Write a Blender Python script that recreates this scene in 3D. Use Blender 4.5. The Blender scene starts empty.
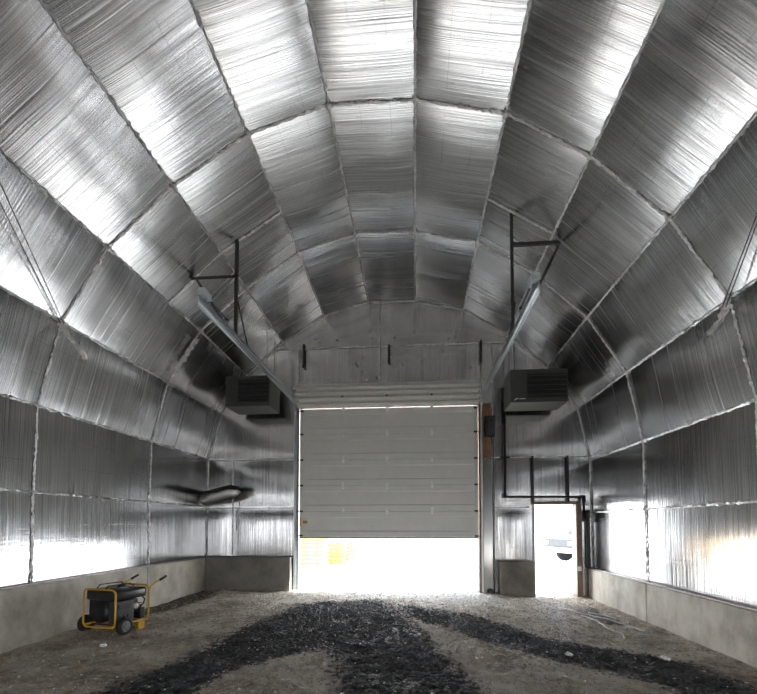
import bpy, bmesh, math, random
from mathutils import Vector, Matrix, noise
random.seed(7)
S = bpy.context.scene
C = S.collection
PI = math.pi

# ------------------------------------------------------------------ materials
def newmat(name):
    m = bpy.data.materials.new(name); m.use_nodes = True
    nt = m.node_tree; nt.nodes.clear()
    out = nt.nodes.new('ShaderNodeOutputMaterial'); b = nt.nodes.new('ShaderNodeBsdfPrincipled')
    nt.links.new(b.outputs[0], out.inputs[0])
    return m, nt, b
def N(nt, t, **kw):
    n = nt.nodes.new('ShaderNode' + t)
    for k, v in kw.items(): setattr(n, k, v)
    return n
def setin(n, k, v): n.inputs[k].default_value = v
def noise_node(nt, vec, scale, detail=3, rough=.5):
    n = N(nt, 'TexNoise'); setin(n, 'Scale', scale); setin(n, 'Detail', detail); setin(n, 'Roughness', rough)
    nt.links.new(vec, n.inputs['Vector']); return n.outputs[0]
def mapping(nt, vec, scale, loc=(0, 0, 0)):
    m = N(nt, 'Mapping'); m.inputs['Scale'].default_value = scale; m.inputs['Location'].default_value = loc
    nt.links.new(vec, m.inputs['Vector']); return m.outputs[0]
def math_node(nt, op, a, b=None, c=None):
    n = N(nt, 'Math', operation=op)
    for i, v in enumerate((a, b, c)):
        if v is None: continue
        if isinstance(v, (int, float)): n.inputs[i].default_value = v
        else: nt.links.new(v, n.inputs[i])
    return n.outputs[0]
def ramp(nt, fac, stops):
    r = N(nt, 'ValToRGB'); nt.links.new(fac, r.inputs[0])
    e = r.color_ramp.elements
    while len(e) < len(stops): e.new(.5)
    for i, (p, c) in enumerate(stops):
        e[i].position = p; e[i].color = (*c, 1) if len(c) == 3 else c
    return r.outputs[0]
def mixc(nt, fac, a, b, mode='MIX'):
    n = N(nt, 'Mix', data_type='RGBA', blend_type=mode)
    for i, v in ((0, fac), (6, a), (7, b)):
        if isinstance(v, (int, float)): n.inputs[i].default_value = v
        elif isinstance(v, tuple): n.inputs[i].default_value = (*v, 1)
        else: nt.links.new(v, n.inputs[i])
    return n.outputs[2]
def bump(nt, b, h, strength, dist=.01):
    n = N(nt, 'Bump'); setin(n, 'Strength', strength); setin(n, 'Distance', dist)
    nt.links.new(h, n.inputs['Height']); nt.links.new(n.outputs[0], b.inputs['Normal']); return n

def foil_mat(name, stripe=70.0, base=(.56, .565, .57), rough=.16, bstr=.17):
    """bubble foil: UV.x runs along the strip's length (the direction across which the fine ribs vary)"""
    m, nt, b = newmat(name)
    uv = N(nt, 'TexCoord').outputs['UV']
    fine = noise_node(nt, mapping(nt, uv, (stripe, .5, 1)), 1.0, 1, .5)
    broad = noise_node(nt, mapping(nt, uv, (14, .2, 1), (3, 7, 0)), 1.0, 1, .5)
    weave = noise_node(nt, mapping(nt, uv, (2.0, 30, 1), (9, 1, 0)), 1.0, 2, .5)
    grain = noise_node(nt, uv, 160, 2, .5)
    sx = N(nt, 'SeparateXYZ'); nt.links.new(uv, sx.inputs[0])
    # bonded lines of the bubble sheet, every 0.4 m
    fr = math_node(nt, 'FRACT', math_node(nt, 'MULTIPLY', sx.outputs[1], 2.5))
    d = math_node(nt, 'ABSOLUTE', math_node(nt, 'SUBTRACT', fr, .5))
    line = math_node(nt, 'LESS_THAN', d, .012)
    wob = noise_node(nt, mapping(nt, uv, (1.5, .8, 1), (1, 2, 0)), 1.0, 2, .5)
    line = math_node(nt, 'MULTIPLY', line, math_node(nt, 'GREATER_THAN', wob, .5))
    h = math_node(nt, 'ADD', math_node(nt, 'MULTIPLY', fine, 1.0), math_node(nt, 'MULTIPLY', broad, .5))
    h = math_node(nt, 'ADD', h, math_node(nt, 'MULTIPLY', weave, .35))
    h = math_node(nt, 'ADD', h, math_node(nt, 'MULTIPLY', grain, .12))
    h = math_node(nt, 'SUBTRACT', h, math_node(nt, 'MULTIPLY', line, .5))
    bump(nt, b, h, bstr, .012)
    col = ramp(nt, fine, [(.32, tuple(c * .6 for c in base)), (.62, base)])
    col = mixc(nt, math_node(nt, 'MULTIPLY', line, .45), col, (.25, .26, .28))
    nt.links.new(col, b.inputs['Base Color'])
    setin(b, 'Metallic', 1.0)
    rr = N(nt, 'MapRange'); nt.links.new(broad, rr.inputs[0]); rr.inputs[1].default_value = .3; rr.inputs[2].default_value = .7
    rr.inputs[3].default_value = rough * .85; rr.inputs[4].default_value = rough * 1.2
    nt.links.new(rr.outputs[0], b.inputs['Roughness'])
    return m

def simple(name, col, rough=.5, metal=0.0, nscale=None, namt=.25, bstr=0.0, bscale=40, spec=None, emit=None):
    m, nt, b = newmat(name)
    setin(b, 'Base Color', (*col, 1)); setin(b, 'Roughness', rough); setin(b, 'Metallic', metal)
    if spec is not None: setin(b, 'Specular IOR Level', spec)
    co = N(nt, 'TexCoord').outputs['Object']
    n = noise_node(nt, co, nscale or 8, 4, .6)
    c = ramp(nt, n, [(.3, tuple(max(0, x * (1 - namt)) for x in col)), (.7, tuple(min(1, x * (1 + namt)) for x in col))])
    nt.links.new(c, b.inputs['Base Color'])
    if bstr: bump(nt, b, noise_node(nt, co, bscale, 4, .6), bstr, .01)
    return m

M = {}
M['foil'] = foil_mat('bubble_foil')
M['foil_top'] = foil_mat('bubble_foil_overhead', stripe=75.0, rough=.24, bstr=.14)
M['foil_end'] = foil_mat('bubble_foil_end', stripe=55, rough=.17, bstr=.14)
M['rear_dark'] = simple('added_rear_darkening', (.05, .05, .05), .8)  # unseen rear bays and wall, darkened to cut reflections on the end wall
M['tape'] = simple('crinkled_foil_tape', (.92, .92, .92), .30, 1.0, 60, .3, 1.0, 55)
M['black'] = simple('black_painted_steel', (.018, .018, .018), .5, 0, 30, .3, .1)
M['pipe'] = simple('black_iron_pipe', (.015, .014, .014), .45, .3, 30, .3, .15)
M['galv'] = simple('galvanized_steel', (.50, .53, .54), .38, .9, 40, .18, .08)
M['door'] = simple('grey_white_door_steel', (.70, .705, .68), .45, 0, 3, .04, .05, 200)
M['door_edge'] = simple('door_end_cap', (.62, .63, .60), .4, .2, 20, .1)
M['seal'] = simple('black_rubber_seal', (.03, .03, .03), .8)
M['heater'] = simple('dark_grey_heater_enamel', (.055, .06, .057), .5, 0, 4, .08, .04, 100)
M['heater_pale'] = simple('grey_heater_casing', (.16, .175, .16), .42, .2, 4, .1)
M['louver'] = simple('louver_black', (.02, .021, .021), .5)
M['wood'] = simple('weathered_timber', (.17, .10, .062), .7, 0, 12, .4, .3, 60)
M['jamb'] = simple('door_jamb_timber', (.20, .145, .11), .6, 0, 9, .3, .2, 50)
M['ply'] = simple('plywood', (.30, .17, .085), .7, 0, 10, .3, .15, 60)
M['pallet'] = simple('fresh_yellow_lumber', (.62, .40, .13), .8, 0, 6, .7, .2)
M['yellow'] = simple('yellow_enamel', (.60, .34, .012), .38, 0, 10, .12)
M['orange'] = simple('orange_sticker', (.55, .26, .05), .5)
M['tank'] = simple('charcoal_tank', (.022, .023, .026), .3, 0, 8, .15)
M['engine'] = simple('engine_black', (.014, .014, .016), .45, .1, 20, .3, .2)
M['panelgrey'] = simple('control_panel_grey', (.038, .039, .044), .45)
M['rubber'] = simple('tyre_rubber', (.02, .02, .02), .85, 0, 30, .3, .4, 80)
M['rim'] = simple('grey_wheel_rim', (.30, .30, .31), .4, .6)
M['whitemetal'] = simple('pale_metal', (.85, .85, .82), .4, .0)
M['palebox'] = simple('pale_blue_grey_plastic', (.50, .60, .62), .5)
M['cord'] = simple('dark_cord', (.03, .028, .026), .8)
M['cable'] = simple('steel_cable', (.10, .10, .105), .45, .8)
M['plastic'] = simple('white_plastic', (.72, .72, .70), .5)
M['truck'] = simple('grey_truck_paint', (.022, .026, .03), .35, .1)
M['glass'] = simple('dark_window_glass', (.01, .011, .012), .1)
M['trim'] = simple('dull_metal_trim', (.30, .28, .27), .45, .6, 15, .3, .2)

def concrete_mat(name='weathered_concrete', k=1.0):
    m, nt, b = newmat(name)
    co = N(nt, 'TexCoord').outputs['Object']
    a = noise_node(nt, co, 1.6, 6, .65); f = noise_node(nt, co, 45, 4, .6)
    st = noise_node(nt, mapping(nt, co, (1.5, 1.5, .9)), 2.0, 4, .6)
    c = ramp(nt, a, [(.3, (.50, .46, .39)), (.5, (.74, .69, .60)), (.72, (.86, .82, .72))])
    c = mixc(nt, ramp(nt, st, [(.45, (0, 0, 0)), (.75, (.4, .4, .4))]), c, (.18, .165, .14))
    c = mixc(nt, .25, c, ramp(nt, f, [(.35, (.2, .19, .17)), (.65, (.5, .48, .43))]), 'OVERLAY')
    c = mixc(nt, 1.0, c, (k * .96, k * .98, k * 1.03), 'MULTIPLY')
    nt.links.new(c, b.inputs['Base Color']); setin(b, 'Roughness', .8)
    pits = N(nt, 'TexVoronoi'); setin(pits, 'Scale', 22); nt.links.new(co, pits.inputs['Vector'])
    pr = ramp(nt, pits.outputs['Distance'], [(.06, (0, 0, 0)), (.14, (1, 1, 1))])
    h = math_node(nt, 'ADD', f, math_node(nt, 'MULTIPLY', pr, .6))
    bump(nt, b, h, .45, .006)
    return m
M['concrete'] = concrete_mat(k=.9)
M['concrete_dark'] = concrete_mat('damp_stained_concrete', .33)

def floor_mat():
    m, nt, b = newmat('packed_dirt_with_gravel')
    co = N(nt, 'TexCoord').outputs['Object']
    at = N(nt, 'Attribute', attribute_name='zones'); sep = N(nt, 'SeparateColor'); nt.links.new(at.outputs['Color'], sep.inputs[0])
    grav, wet, snow = sep.outputs
    n1 = noise_node(nt, co, 1.3, 6, .65); n2 = noise_node(nt, co, 9, 6, .7); n3 = noise_node(nt, co, 60, 4, .7)
    stre = noise_node(nt, mapping(nt, co, (5, 1.4, 1)), 2.2, 5, .7)
    dirt = ramp(nt, n1, [(.35, (.30, .24, .19)), (.5, (.70, .61, .50)), (.62, (.92, .86, .75))])
    dirt = mixc(nt, .9, dirt, ramp(nt, n2, [(.3, (.16, .15, .14)), (.5, (.5, .5, .5)), (.70, (.95, .95, .94))]), 'OVERLAY')
    dirt = mixc(nt, .6, dirt, ramp(nt, n3, [(.35, (.1, .1, .1)), (.65, (.9, .9, .9))]), 'OVERLAY')
    chips = N(nt, 'TexVoronoi'); setin(chips, 'Scale', 16); nt.links.new(co, chips.inputs['Vector'])
    cm = math_node(nt, 'MULTIPLY', math_node(nt, 'LESS_THAN', chips.outputs['Distance'], .17), math_node(nt, 'GREATER_THAN', n2, .55))
    dirt = mixc(nt, cm, dirt, (.40, .37, .32))
    # gravel: dark broken stones
    v = N(nt, 'TexVoronoi'); setin(v, 'Scale', 26); nt.links.new(co, v.inputs['Vector'])
    vs = N(nt, 'SeparateColor'); nt.links.new(v.outputs['Color'], vs.inputs[0])
    stone = ramp(nt, vs.outputs[0], [(.0, (.016, .017, .019)), (.6, (.05, .051, .055)), (.95, (.14, .14, .145))])
    g = math_node(nt, 'ADD', grav, math_node(nt, 'MULTIPLY', math_node(nt, 'SUBTRACT', n2, .5), 1.6))
    gf = ramp(nt, g, [(.42, (0, 0, 0)), (.60, (1, 1, 1))])
    c = mixc(nt, gf, dirt, stone)
    w = ramp(nt, math_node(nt, 'ADD', wet, math_node(nt, 'MULTIPLY', math_node(nt, 'SUBTRACT', stre, .5), 1.4)), [(.45, (0, 0, 0)), (.7, (1, 1, 1))])
    c = mixc(nt, math_node(nt, 'MULTIPLY', w, .8), c, (.02, .018, .016))
    s = ramp(nt, math_node(nt, 'ADD', snow, math_node(nt, 'MULTIPLY', math_node(nt, 'SUBTRACT', n2, .5), 1.8)), [(.5, (0, 0, 0)), (.66, (1, 1, 1))])
    c = mixc(nt, math_node(nt, 'MULTIPLY', s, .7), c, (.66, .65, .63))
    nt.links.new(c, b.inputs['Base Color'])
    rg = ramp(nt, n1, [(.35, (.55, .55, .55)), (.65, (.9, .9, .9))]); nt.links.new(rg, b.inputs['Roughness'])
    setin(b, 'Specular IOR Level', .35)
    h = math_node(nt, 'ADD', math_node(nt, 'MULTIPLY', n2, 1.6), math_node(nt, 'MULTIPLY', n3, .5))
    h = math_node(nt, 'ADD', h, math_node(nt, 'MULTIPLY', math_node(nt, 'MULTIPLY', v.outputs['Distance'], gf), -1.2))
    h = math_node(nt, 'ADD', h, math_node(nt, 'MULTIPLY', stre, .8))
    bump(nt, b, h, 1.0, .09)
    return m
M['floor'] = floor_mat()
M['stone'] = simple('dark_crushed_stone', (.075, .077, .082), .7, 0, 3, .9, .2, 30)
M['chip'] = simple('pale_chips', (.75, .71, .62), .8, 0, 2, .4)
def snow_mat():
    m, nt, b = newmat('snow')
    co = N(nt, 'TexCoord').outputs['Object']
    n = noise_node(nt, co, .6, 5, .6)
    nt.links.new(ramp(nt, n, [(.3, (.72, .74, .77)), (.7, (.86, .87, .88))]), b.inputs['Base Color']); setin(b, 'Roughness', .7)
    bump(nt, b, noise_node(nt, co, 3, 5, .6), .5, .06); return m
M['snow'] = snow_mat()

# ------------------------------------------------------------------ helpers
def link(name, bm, mat, parent=None, smooth=False, recalc=True):
    if recalc: bmesh.ops.recalc_face_normals(bm, faces=bm.faces)
    me = bpy.data.meshes.new(name); bm.to_mesh(me); bm.free()
    if smooth:
        for p in me.polygons: p.use_smooth = True
    for mm in (mat if isinstance(mat, (list, tuple)) else [mat]): me.materials.append(mm)
    o = bpy.data.objects.new(name, me); C.objects.link(o)
    if parent: o.parent = parent
    return o
def thing(name, label, cat, loc=(0, 0, 0), rz=0, group=None):
    o = bpy.data.objects.new(name, None); C.objects.link(o); o.location = loc; o.rotation_euler = (0, 0, rz)
    o.empty_display_size = .1
    tag(o, label, cat, group); return o
def tag(o, label=None, cat=None, group=None, kind=None):
    if label: o['label'] = label
    if cat: o['category'] = cat
    if group: o['group'] = group
    if kind: o['kind'] = kind
    return o
def box(bm, x0, x1, y0, y1, z0, z1, bev=0.0, mi=0, M4=None):
    r = bmesh.ops.create_cube(bm, size=1.0)
    vs = r['verts']
    mat = Matrix.Translation(((x0 + x1) / 2, (y0 + y1) / 2, (z0 + z1) / 2)) @ Matrix.Diagonal((abs(x1 - x0), abs(y1 - y0), abs(z1 - z0), 1))
    if M4 is not None: mat = M4 @ mat
    bmesh.ops.transform(bm, matrix=mat, verts=vs)
    fs = {f for v in vs for f in v.link_faces}
    for f in fs: f.material_index = mi
    if bev:
        es = list({e for v in vs for e in v.link_edges})
        bmesh.ops.bevel(bm, geom=es, offset=bev, segments=2, affect='EDGES', profile=.6)
    return bm
def tube(bm, pts, r, seg=10, cap=True, radii=None, mi=0):
    pts = [Vector(p) for p in pts]; rings = []
    up = None
    for i, p in enumerate(pts):
        a = pts[i] - pts[i - 1] if i > 0 else pts[1] - pts[0]
        b = pts[i + 1] - pts[i] if i < len(pts) - 1 else a
        t = (a.normalized() + b.normalized()).normalized()
        if up is None:
            up = Vector((0, 0, 1)) if abs(t.z) < .9 else Vector((1, 0, 0))
        s = t.cross(up).normalized(); up = s.cross(t).normalized()
        k = 1.0 / max(.5, math.cos(a.angle(b) / 2)) if a.length and b.length else 1
        rr = radii[i] if radii else r
        rings.append([bm.verts.new(p + (s * math.cos(2 * PI * j / seg) + up * math.sin(2 * PI * j / seg)) * rr * (k if k < 1.5 else 1.5)) for j in range(seg)])
    for i in range(len(rings) - 1):
        for j in range(seg):
            f = bm.faces.new((rings[i][j], rings[i][(j + 1) % seg], rings[i + 1][(j + 1) % seg], rings[i + 1][j])); f.material_index = mi; f.smooth = True
    if cap:
        bm.faces.new(rings[0]).material_index = mi; bm.faces.new(rings[-1]).material_index = mi
    return bm
def arc_pts(c, r, a0, a1, n, plane='yz', x=0):
    out = []
    for i in range(n + 1):
        a = a0 + (a1 - a0) * i / n
        if plane == 'yz': out.append((x, c[0] + r * math.cos(a), c[1] + r * math.sin(a)))
    return out
def prism(bm, prof, a0, a1, axis='x', mi=0):
    """extrude closed 2-D profile along an axis; prof is (y,z) for axis x, (x,z) for axis y"""
    def mk(a, p): return (a, p[0], p[1]) if axis == 'x' else ((p[0], a, p[1]) if axis == 'y' else (p[0], p[1], a))
    A = [bm.verts.new(mk(a0, p)) for p in prof]; B = [bm.verts.new(mk(a1, p)) for p in prof]
    n = len(prof)
    for i in range(n): bm.faces.new((A[i], A[(i + 1) % n], B[(i + 1) % n], B[i])).material_index = mi
    bm.faces.new(A[::-1]).material_index = mi; bm.faces.new(B).material_index = mi
    return bm
def lathe(bm, prof, axis='x', seg=24, c=(0, 0, 0), mi=0):
    """prof: list of (axial, radius)"""
    rings = []
    for a, r in prof:
        ring = []
        for j in range(seg):
            t = 2 * PI * j / seg
            p = (a, r * math.cos(t), r * math.sin(t)) if axis == 'x' else ((r * math.cos(t), a, r * math.sin(t)) if axis == 'y' else (r * math.cos(t), r * math.sin(t), a))
            ring.append(bm.verts.new(Vector(p) + Vector(c)))
        rings.append(ring)
    for i in range(len(rings) - 1):
        for j in range(seg):
            f = bm.faces.new((rings[i][j], rings[i][(j + 1) % seg], rings[i + 1][(j + 1) % seg], rings[i + 1][j])); f.smooth = True; f.material_index = mi
    bm.faces.new(rings[0]); bm.faces.new(rings[-1])
    return bm
def NB(): return bmesh.new()

# ------------------------------------------------------------------ building shell
YS = [-7.0, -4.4, -1.95, .5, 2.95, 5.4, 7.95, 10.3]
NODES = [(-5.0, .74), (-5.02, 1.96), (-5.0, 3.11), (-4.70, 4.24), (-4.07, 5.22), (-3.18, 6.02), (-2.17, 6.66), (-1.10, 6.97),
         (.02, 6.95), (1.15, 6.68), (2.16, 6.05), (3.06, 5.21), (3.71, 4.2), (3.96, 2.98), (3.97, 1.80), (3.97, .53)]
def node(i, y):
    x, z = NODES[i]
    k = max(0, (y - 7.95) / 2.35) * .028
    if z > 3: z = 3 + (z - 3) * (1 - k)
    return Vector((x, y, z))
def inward(i):   # inward normal of strip i (node i -> i+1)
    a, b = NODES[i], NODES[i + 1]; d = Vector((b[0] - a[0], 0, b[1] - a[1])).normalized()
    return Vector((d.z, 0, -d.x))
def shell(name, strips, splits):
    bm = NB(); uvl = bm.loops.layers.uv.new('UVMap')
    for s in strips:
        nrm = inward(s)
        if nrm.dot(Vector((-.5, 0, 3)) - Vector(((NODES[s][0] + NODES[s + 1][0]) / 2, 0, (NODES[s][1] + NODES[s + 1][1]) / 2))) < 0: nrm = -nrm
        L = (Vector(NODES[s + 1]) - Vector(NODES[s])).length
        ys = sorted(set(YS + [y for (y, ss) in splits if s in ss]))
        for k in range(len(ys) - 1):
            y0, y1 = ys[k], ys[k + 1]
            nu = 10; nv = max(8, int((y1 - y0) / .16))
            rnd = random.Random(s * 31 + k); off = (rnd.uniform(0, 50), rnd.uniform(0, 50))
            sag = rnd.uniform(.010, .026); tilt = rnd.uniform(-.008, .008)
            if s < 2 or s > 12: sag = .003; tilt *= .3
            g = []
            for i in range(nu + 1):
                row = []
                u = i / nu
                for j in range(nv + 1):
                    v = j / nv; y = y0 + (y1 - y0) * v
                    p = node(s, y).lerp(node(s + 1, y), u)
                    e = min(1, 5 * u * (1 - u) * 1.0) * min(1, 5 * v * (1 - v))
                    d = sag * (math.sin(PI * u) ** .6) * (math.sin(PI * v) ** .45) if 0 < u < 1 and 0 < v < 1 else 0
                    d += e * ((.014 if 1 < s < 13 else .005) * noise.noise(Vector((u * L * 1.3 + off[0], y * 1.9, s * 3.3))) + .002 * noise.noise(Vector((u * L * 2.0 + off[0], y * 5.0, s * 1.3)))
                              + tilt * math.sin(2 * PI * u))
                    row.append((bm.verts.new(p + nrm * d), (y + off[0], u * L + (0 if s > 2 else off[1] * 0) + .2 + s * 1.2)))
                g.append(row)
            for i in range(nu):
                for j in range(nv):
                    q = (g[i][j], g[i + 1][j], g[i + 1][j + 1], g[i][j + 1])
                    f = bm.faces.new([a[0] for a in q]); f.smooth = True; f.material_index = 1 if y1 < -1.9 else 0
                    for lp, a in zip(f.loops, q): lp[uvl].uv = a[1]
    o = link(name, bm, [M['foil_top'] if name == 'ceiling' else M['foil'], M['rear_dark']], recalc=False); o['kind'] = 'structure'; return o
splits = [(6.85, (4, 5, 9)), (9.2, (8,)), (4.1, ())]
wall_left = shell('wall_left', [0, 1], [])
wall_right = shell('wall_right', [13, 14], [])
ceiling = shell('ceiling', range(2, 13), splits)

def ribbon(name, pts, nrms, w, parent, mat=None, jit=.010, lift=.018, name2=None):
    bm = NB(); P = []
    for k in range(len(pts) - 1):
        a, b = Vector(pts[k]), Vector(pts[k + 1]); n = max(1, int((b - a).length / .035))
        for i in range(n): P.append((a.lerp(b, i / n), Vector(nrms[k])))
    P.append((Vector(pts[-1]), Vector(nrms[-1])))
    rows = []
    for i, (p, nn) in enumerate(P):
        t = (P[min(i + 1, len(P) - 1)][0] - P[max(i - 1, 0)][0]).normalized(); s = t.cross(nn).normalized()
        ww = w * (.5 + .9 * random.random() ** 2)
        j = lambda a: random.uniform(-a, a)
        rows.append([bm.verts.new(p + s * (-ww / 2 + j(jit)) + nn * (.008 + j(.003))), bm.verts.new(p + s * (-ww / 6 + j(jit)) + nn * (lift + .006 + j(jit))),
                     bm.verts.new(p + s * (ww / 6 + j(jit)) + nn * (lift + .006 + j(jit))), bm.verts.new(p + s * (ww / 2 + j(jit)) + nn * (.008 + j(.003)))])
    for i in range(len(rows) - 1):
        for k in range(3): bm.faces.new((rows[i][k], rows[i + 1][k], rows[i + 1][k + 1], rows[i][k + 1]))
    return link(name, bm, mat or M['tape'], parent, recalc=False)
def node_normal(i):
    vs = []
    for s in (i - 1, i):
        if 0 <= s < len(NODES) - 1:
            nrm = inward(s)
            mid = Vector(((NODES[s][0] + NODES[s + 1][0]) / 2, 0, (NODES[s][1] + NODES[s + 1][1]) / 2))
            if nrm.dot(Vector((-.5, 0, 3)) - mid) < 0: nrm = -nrm
            vs.append(nrm)
    return sum(vs, Vector()).normalized()
def owner(i): return wall_left if i < 2 else (wall_right if i > 13 else ceiling)
for i in range(1, len(NODES) - 1):
    pts = [node(i, y) for y in YS]; ribbon('seam_tape', pts, [node_normal(i)] * len(pts), .036, owner(i))
def ring(y, a, b, w=.038):
    for lo, hi, par in ((0, 2, wall_left), (2, 13, ceiling), (13, 15, wall_right)):
        l, h = max(a, lo), min(b, hi)
        if l >= h: continue
        pts = [node(i, y) for i in range(l, h + 1)]
        nr = []
        for s in range(l, h + 1):
            nr.append(node_normal(s) if s in (l, h) else node_normal(s))
        ribbon('rib_tape', pts, nr, w, par)
for y in (.5, 2.95, 5.4, 7.95): ring(y, 0, 15)
ring(10.27, 0, 15, .045)
ring(6.85, 4, 6); ring(6.85, 9, 10)
def knot(loc, r, parent, name='foil_knot'):
    bm = NB(); bmesh.ops.create_icosphere(bm, subdivisions=2, radius=r)
    for v in bm.verts: v.co *= random.uniform(.6, 1.35)
    bmesh.ops.translate(bm, vec=loc, verts=bm.verts)
    return link(name, bm, M['tape'], parent)
for y in (2.95, 5.4, 7.95):
    for i in range(1, 15): knot(node(i, y) + node_normal(i) * .03, .035 if 2 < i < 13 else .025, owner(i))
for y in (4.2, 6.65, 9.2):
    for i in range(3, 13): knot(node(i, y + random.uniform(-.15, .15)) + node_normal(i) * .02, .02, owner(i))

# end wall with its two openings, and the rear wall
DX0, DX1, DZ = -2.72, 1.45, 4.30
WX0, WX1, WZ = 2.70, 3.60, 1.98
def endwall(name, yv, seams_x, seams_z, holes, sgn, mat):
    bm = NB(); uvl = bm.loops.layers.uv.new('UVMap')
    xs = set([-5.1, 4.1]); zs = set([-.2, 7.15])
    for h in holes: xs |= {h[0], h[1]}; zs |= {h[2], h[3]}
    for s in seams_x: xs.add(s[0])
    for s in seams_z: zs.add(s)
    def fill(v, st):
        v = sorted(v); o = []
        for a, b in zip(v, v[1:]):
            n = max(1, round((b - a) / st)); o += [a + (b - a) * i / n for i in range(n)]
        return o + [v[-1]]
    xs = fill(xs, .13); zs = fill(zs, .13); V = {}
    def off(x, z):
        d = min([abs(z - s) for s in seams_z] + [abs(x - s[0]) for s in seams_x if s[1] <= z <= s[2]] + [9])
        return sgn * (.02 * min(1, d / .25) + .006 * noise.noise(Vector((x * 2, z * 1.1, yv))) * min(1, d / .1))
    for x in xs:
        for z in zs: V[(x, z)] = bm.verts.new((x, yv + off(x, z), z))
    for a, b in zip(xs, xs[1:]):
        for c, d in zip(zs, zs[1:]):
            cx, cz = (a + b) / 2, (c + d) / 2
            if any(h[0] < cx < h[1] and h[2] < cz < h[3] for h in holes): continue
            f = bm.faces.new((V[a, c], V[b, c], V[b, d], V[a, d])); f.smooth = True
            for lp, (px, pz) in zip(f.loops, ((a, c), (b, c), (b, d), (a, d))): lp[uvl].uv = (px, pz)
    o = link(name, bm, mat, recalc=False); o['kind'] = 'structure'; return o
holes = [(DX0, DX1, -.3, DZ), (WX0, WX1, -.3, WZ)]
sx = [(-4.37, .7, 3.07), (-.81, DZ, 7.1), (DX0 - .05, DZ, 5.76), (1.53, DZ, 5.76), (1.80, 0, 5.76), (2.67, 0, 1.92)]
wall_back = endwall('wall_back', 10.3, sx, [1.92, 3.07, 5.76], holes, -1, M['foil_end'])
def wtape(x0, z0, x1, z1, w=.03): ribbon('seam_tape', [(x0, 10.285, z0), (x1, 10.285, z1)], [Vector((0, -1, 0))] * 2, w, wall_back, jit=.004, lift=.006)
for z in (1.92, 3.07): wtape(-4.98, z, DX0 - .1, z); wtape(1.58, z, 3.95, z) if z > 2 else (wtape(1.58, z, WX0 - .08, z))
wtape(-3.9, 5.76, 2.8, 5.76); wtape(-.81, 4.4, -.81, 6.85, .022); wtape(-4.37, .8, -4.37, 3.07, .022); wtape(1.80, .0, 1.80, 5.7, .02); wtape(-2.77, 4.3, -2.77, 5.7, .02); wtape(1.53, 4.5, 1.53, 5.7, .02)
# screw heads with washers on the end wall
bm = NB()
for k in range(34):
    x, z = random.uniform(-3.2, 1.9), random.uniform(4.9, 6.5)
    if (x + .5) ** 2 / 9 + (z - 3.5) ** 2 / 10 > 1: continue
    lathe(bm, [(10.27, .010), (10.255, .022), (10.25, .012)], 'y', 8, (x, 0, z))
tag(link('washer_screws', bm, M['galv'], wall_back), kind='stuff')

rear = endwall('wall_front', -7.0, [(-2.0, 0, 7), (1, 0, 7)], [1.9, 3.1, 5.7], [(-3.2, 2.0, -.3, 2.6)], 1, M['rear_dark'])  # opening assumed behind the camera, sized to light the foil and floor

# outer skin so no daylight leaks: white fabric cover over the ribs
bm = NB()
cc = Vector((-.5, 0, 2.6))
for k in range(len(YS) - 1):
    for s in range(len(NODES) - 1):
        q = []
        for (i, y) in ((s, YS[k]), (s + 1, YS[k]), (s + 1, YS[k + 1]), (s, YS[k + 1])):
            p = node(i, y); d = Vector((p.x - cc.x, 0, p.z - cc.z)).normalized(); q.append(bm.verts.new(p + d * .18))
        bm.faces.new(q)
tag(link('trim_1', bm, M['plastic']), kind='structure')

# ------------------------------------------------------------------ ground
import json
POLY = {'main': [(-0.71, 9.0), (-2.21, 8.42), (-2.51, 6.83), (-2.64, 5.06), (-2.8, 4.36), (-2.93, 3.71), (-2.75, -2), (1.18, -2), (0.59, 4.18), (0.43, 4.95), (0.19, 5.97), (-0.05, 7.18), (-0.37, 8.17)],
'band': [(-0.38, 8.47), (-0.1, 8.39), (1.07, 7.5), (1.76, 6.31), (2.47, 5.92), (3.16, 5.47), (3.32, 4.67), (3.07, 4.32), (2.54, 4.39), (2.22, 4.87), (1.73, 5.23), (0.86, 6.03), (-0.06, 7.33)],
'patch': [(-2.0, 3.68), (-2.0, 4.02), (-1.93, 4.53), (-1.47, 5.16), (-1.16, 5.39), (-0.88, 4.84), (-0.66, 3.9), (-0.52, 3.51), (-1.93, 3.4)],
'wet': [(-4.88, 6.9), (-5.2, 10.2), (-4.4, 9.9), (-4.15, 8.72), (-4.42, 7.25)],
'wet2': [(2.79, 8.06), (3.53, 9.35), (3.42, 7.11), (3.02, 7.58)],
'snow': [(2.42, 9.22), (3.32, 10.57), (2.96, 8.07), (2.1, 6.68), (1.97, 6.99)],
'snow2': [(-2.7, 10.9), (1.34, 10.9), (2.12, 9.23), (1.21, 8.5), (0.1, 9.06), (-1.48, 8.9)]}
def sdf(pt, poly):
    x, y = pt; ins = False; d = 1e9
    for (x1, y1), (x2, y2) in zip(poly, poly[1:] + poly[:1]):
        if (y1 > y) != (y2 > y) and x < (x2 - x1) * (y - y1) / (y2 - y1) + x1: ins = not ins
        t = max(0, min(1, ((x - x1) * (x2 - x1) + (y - y1) * (y2 - y1)) / ((x2 - x1) ** 2 + (y2 - y1) ** 2)))
        d = min(d, math.hypot(x - x1 - t * (x2 - x1), y - y1 - t * (y2 - y1)))
    return d if ins else -d
def soft(v, w): return max(0, min(1, .5 + v / w / 2))
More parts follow.
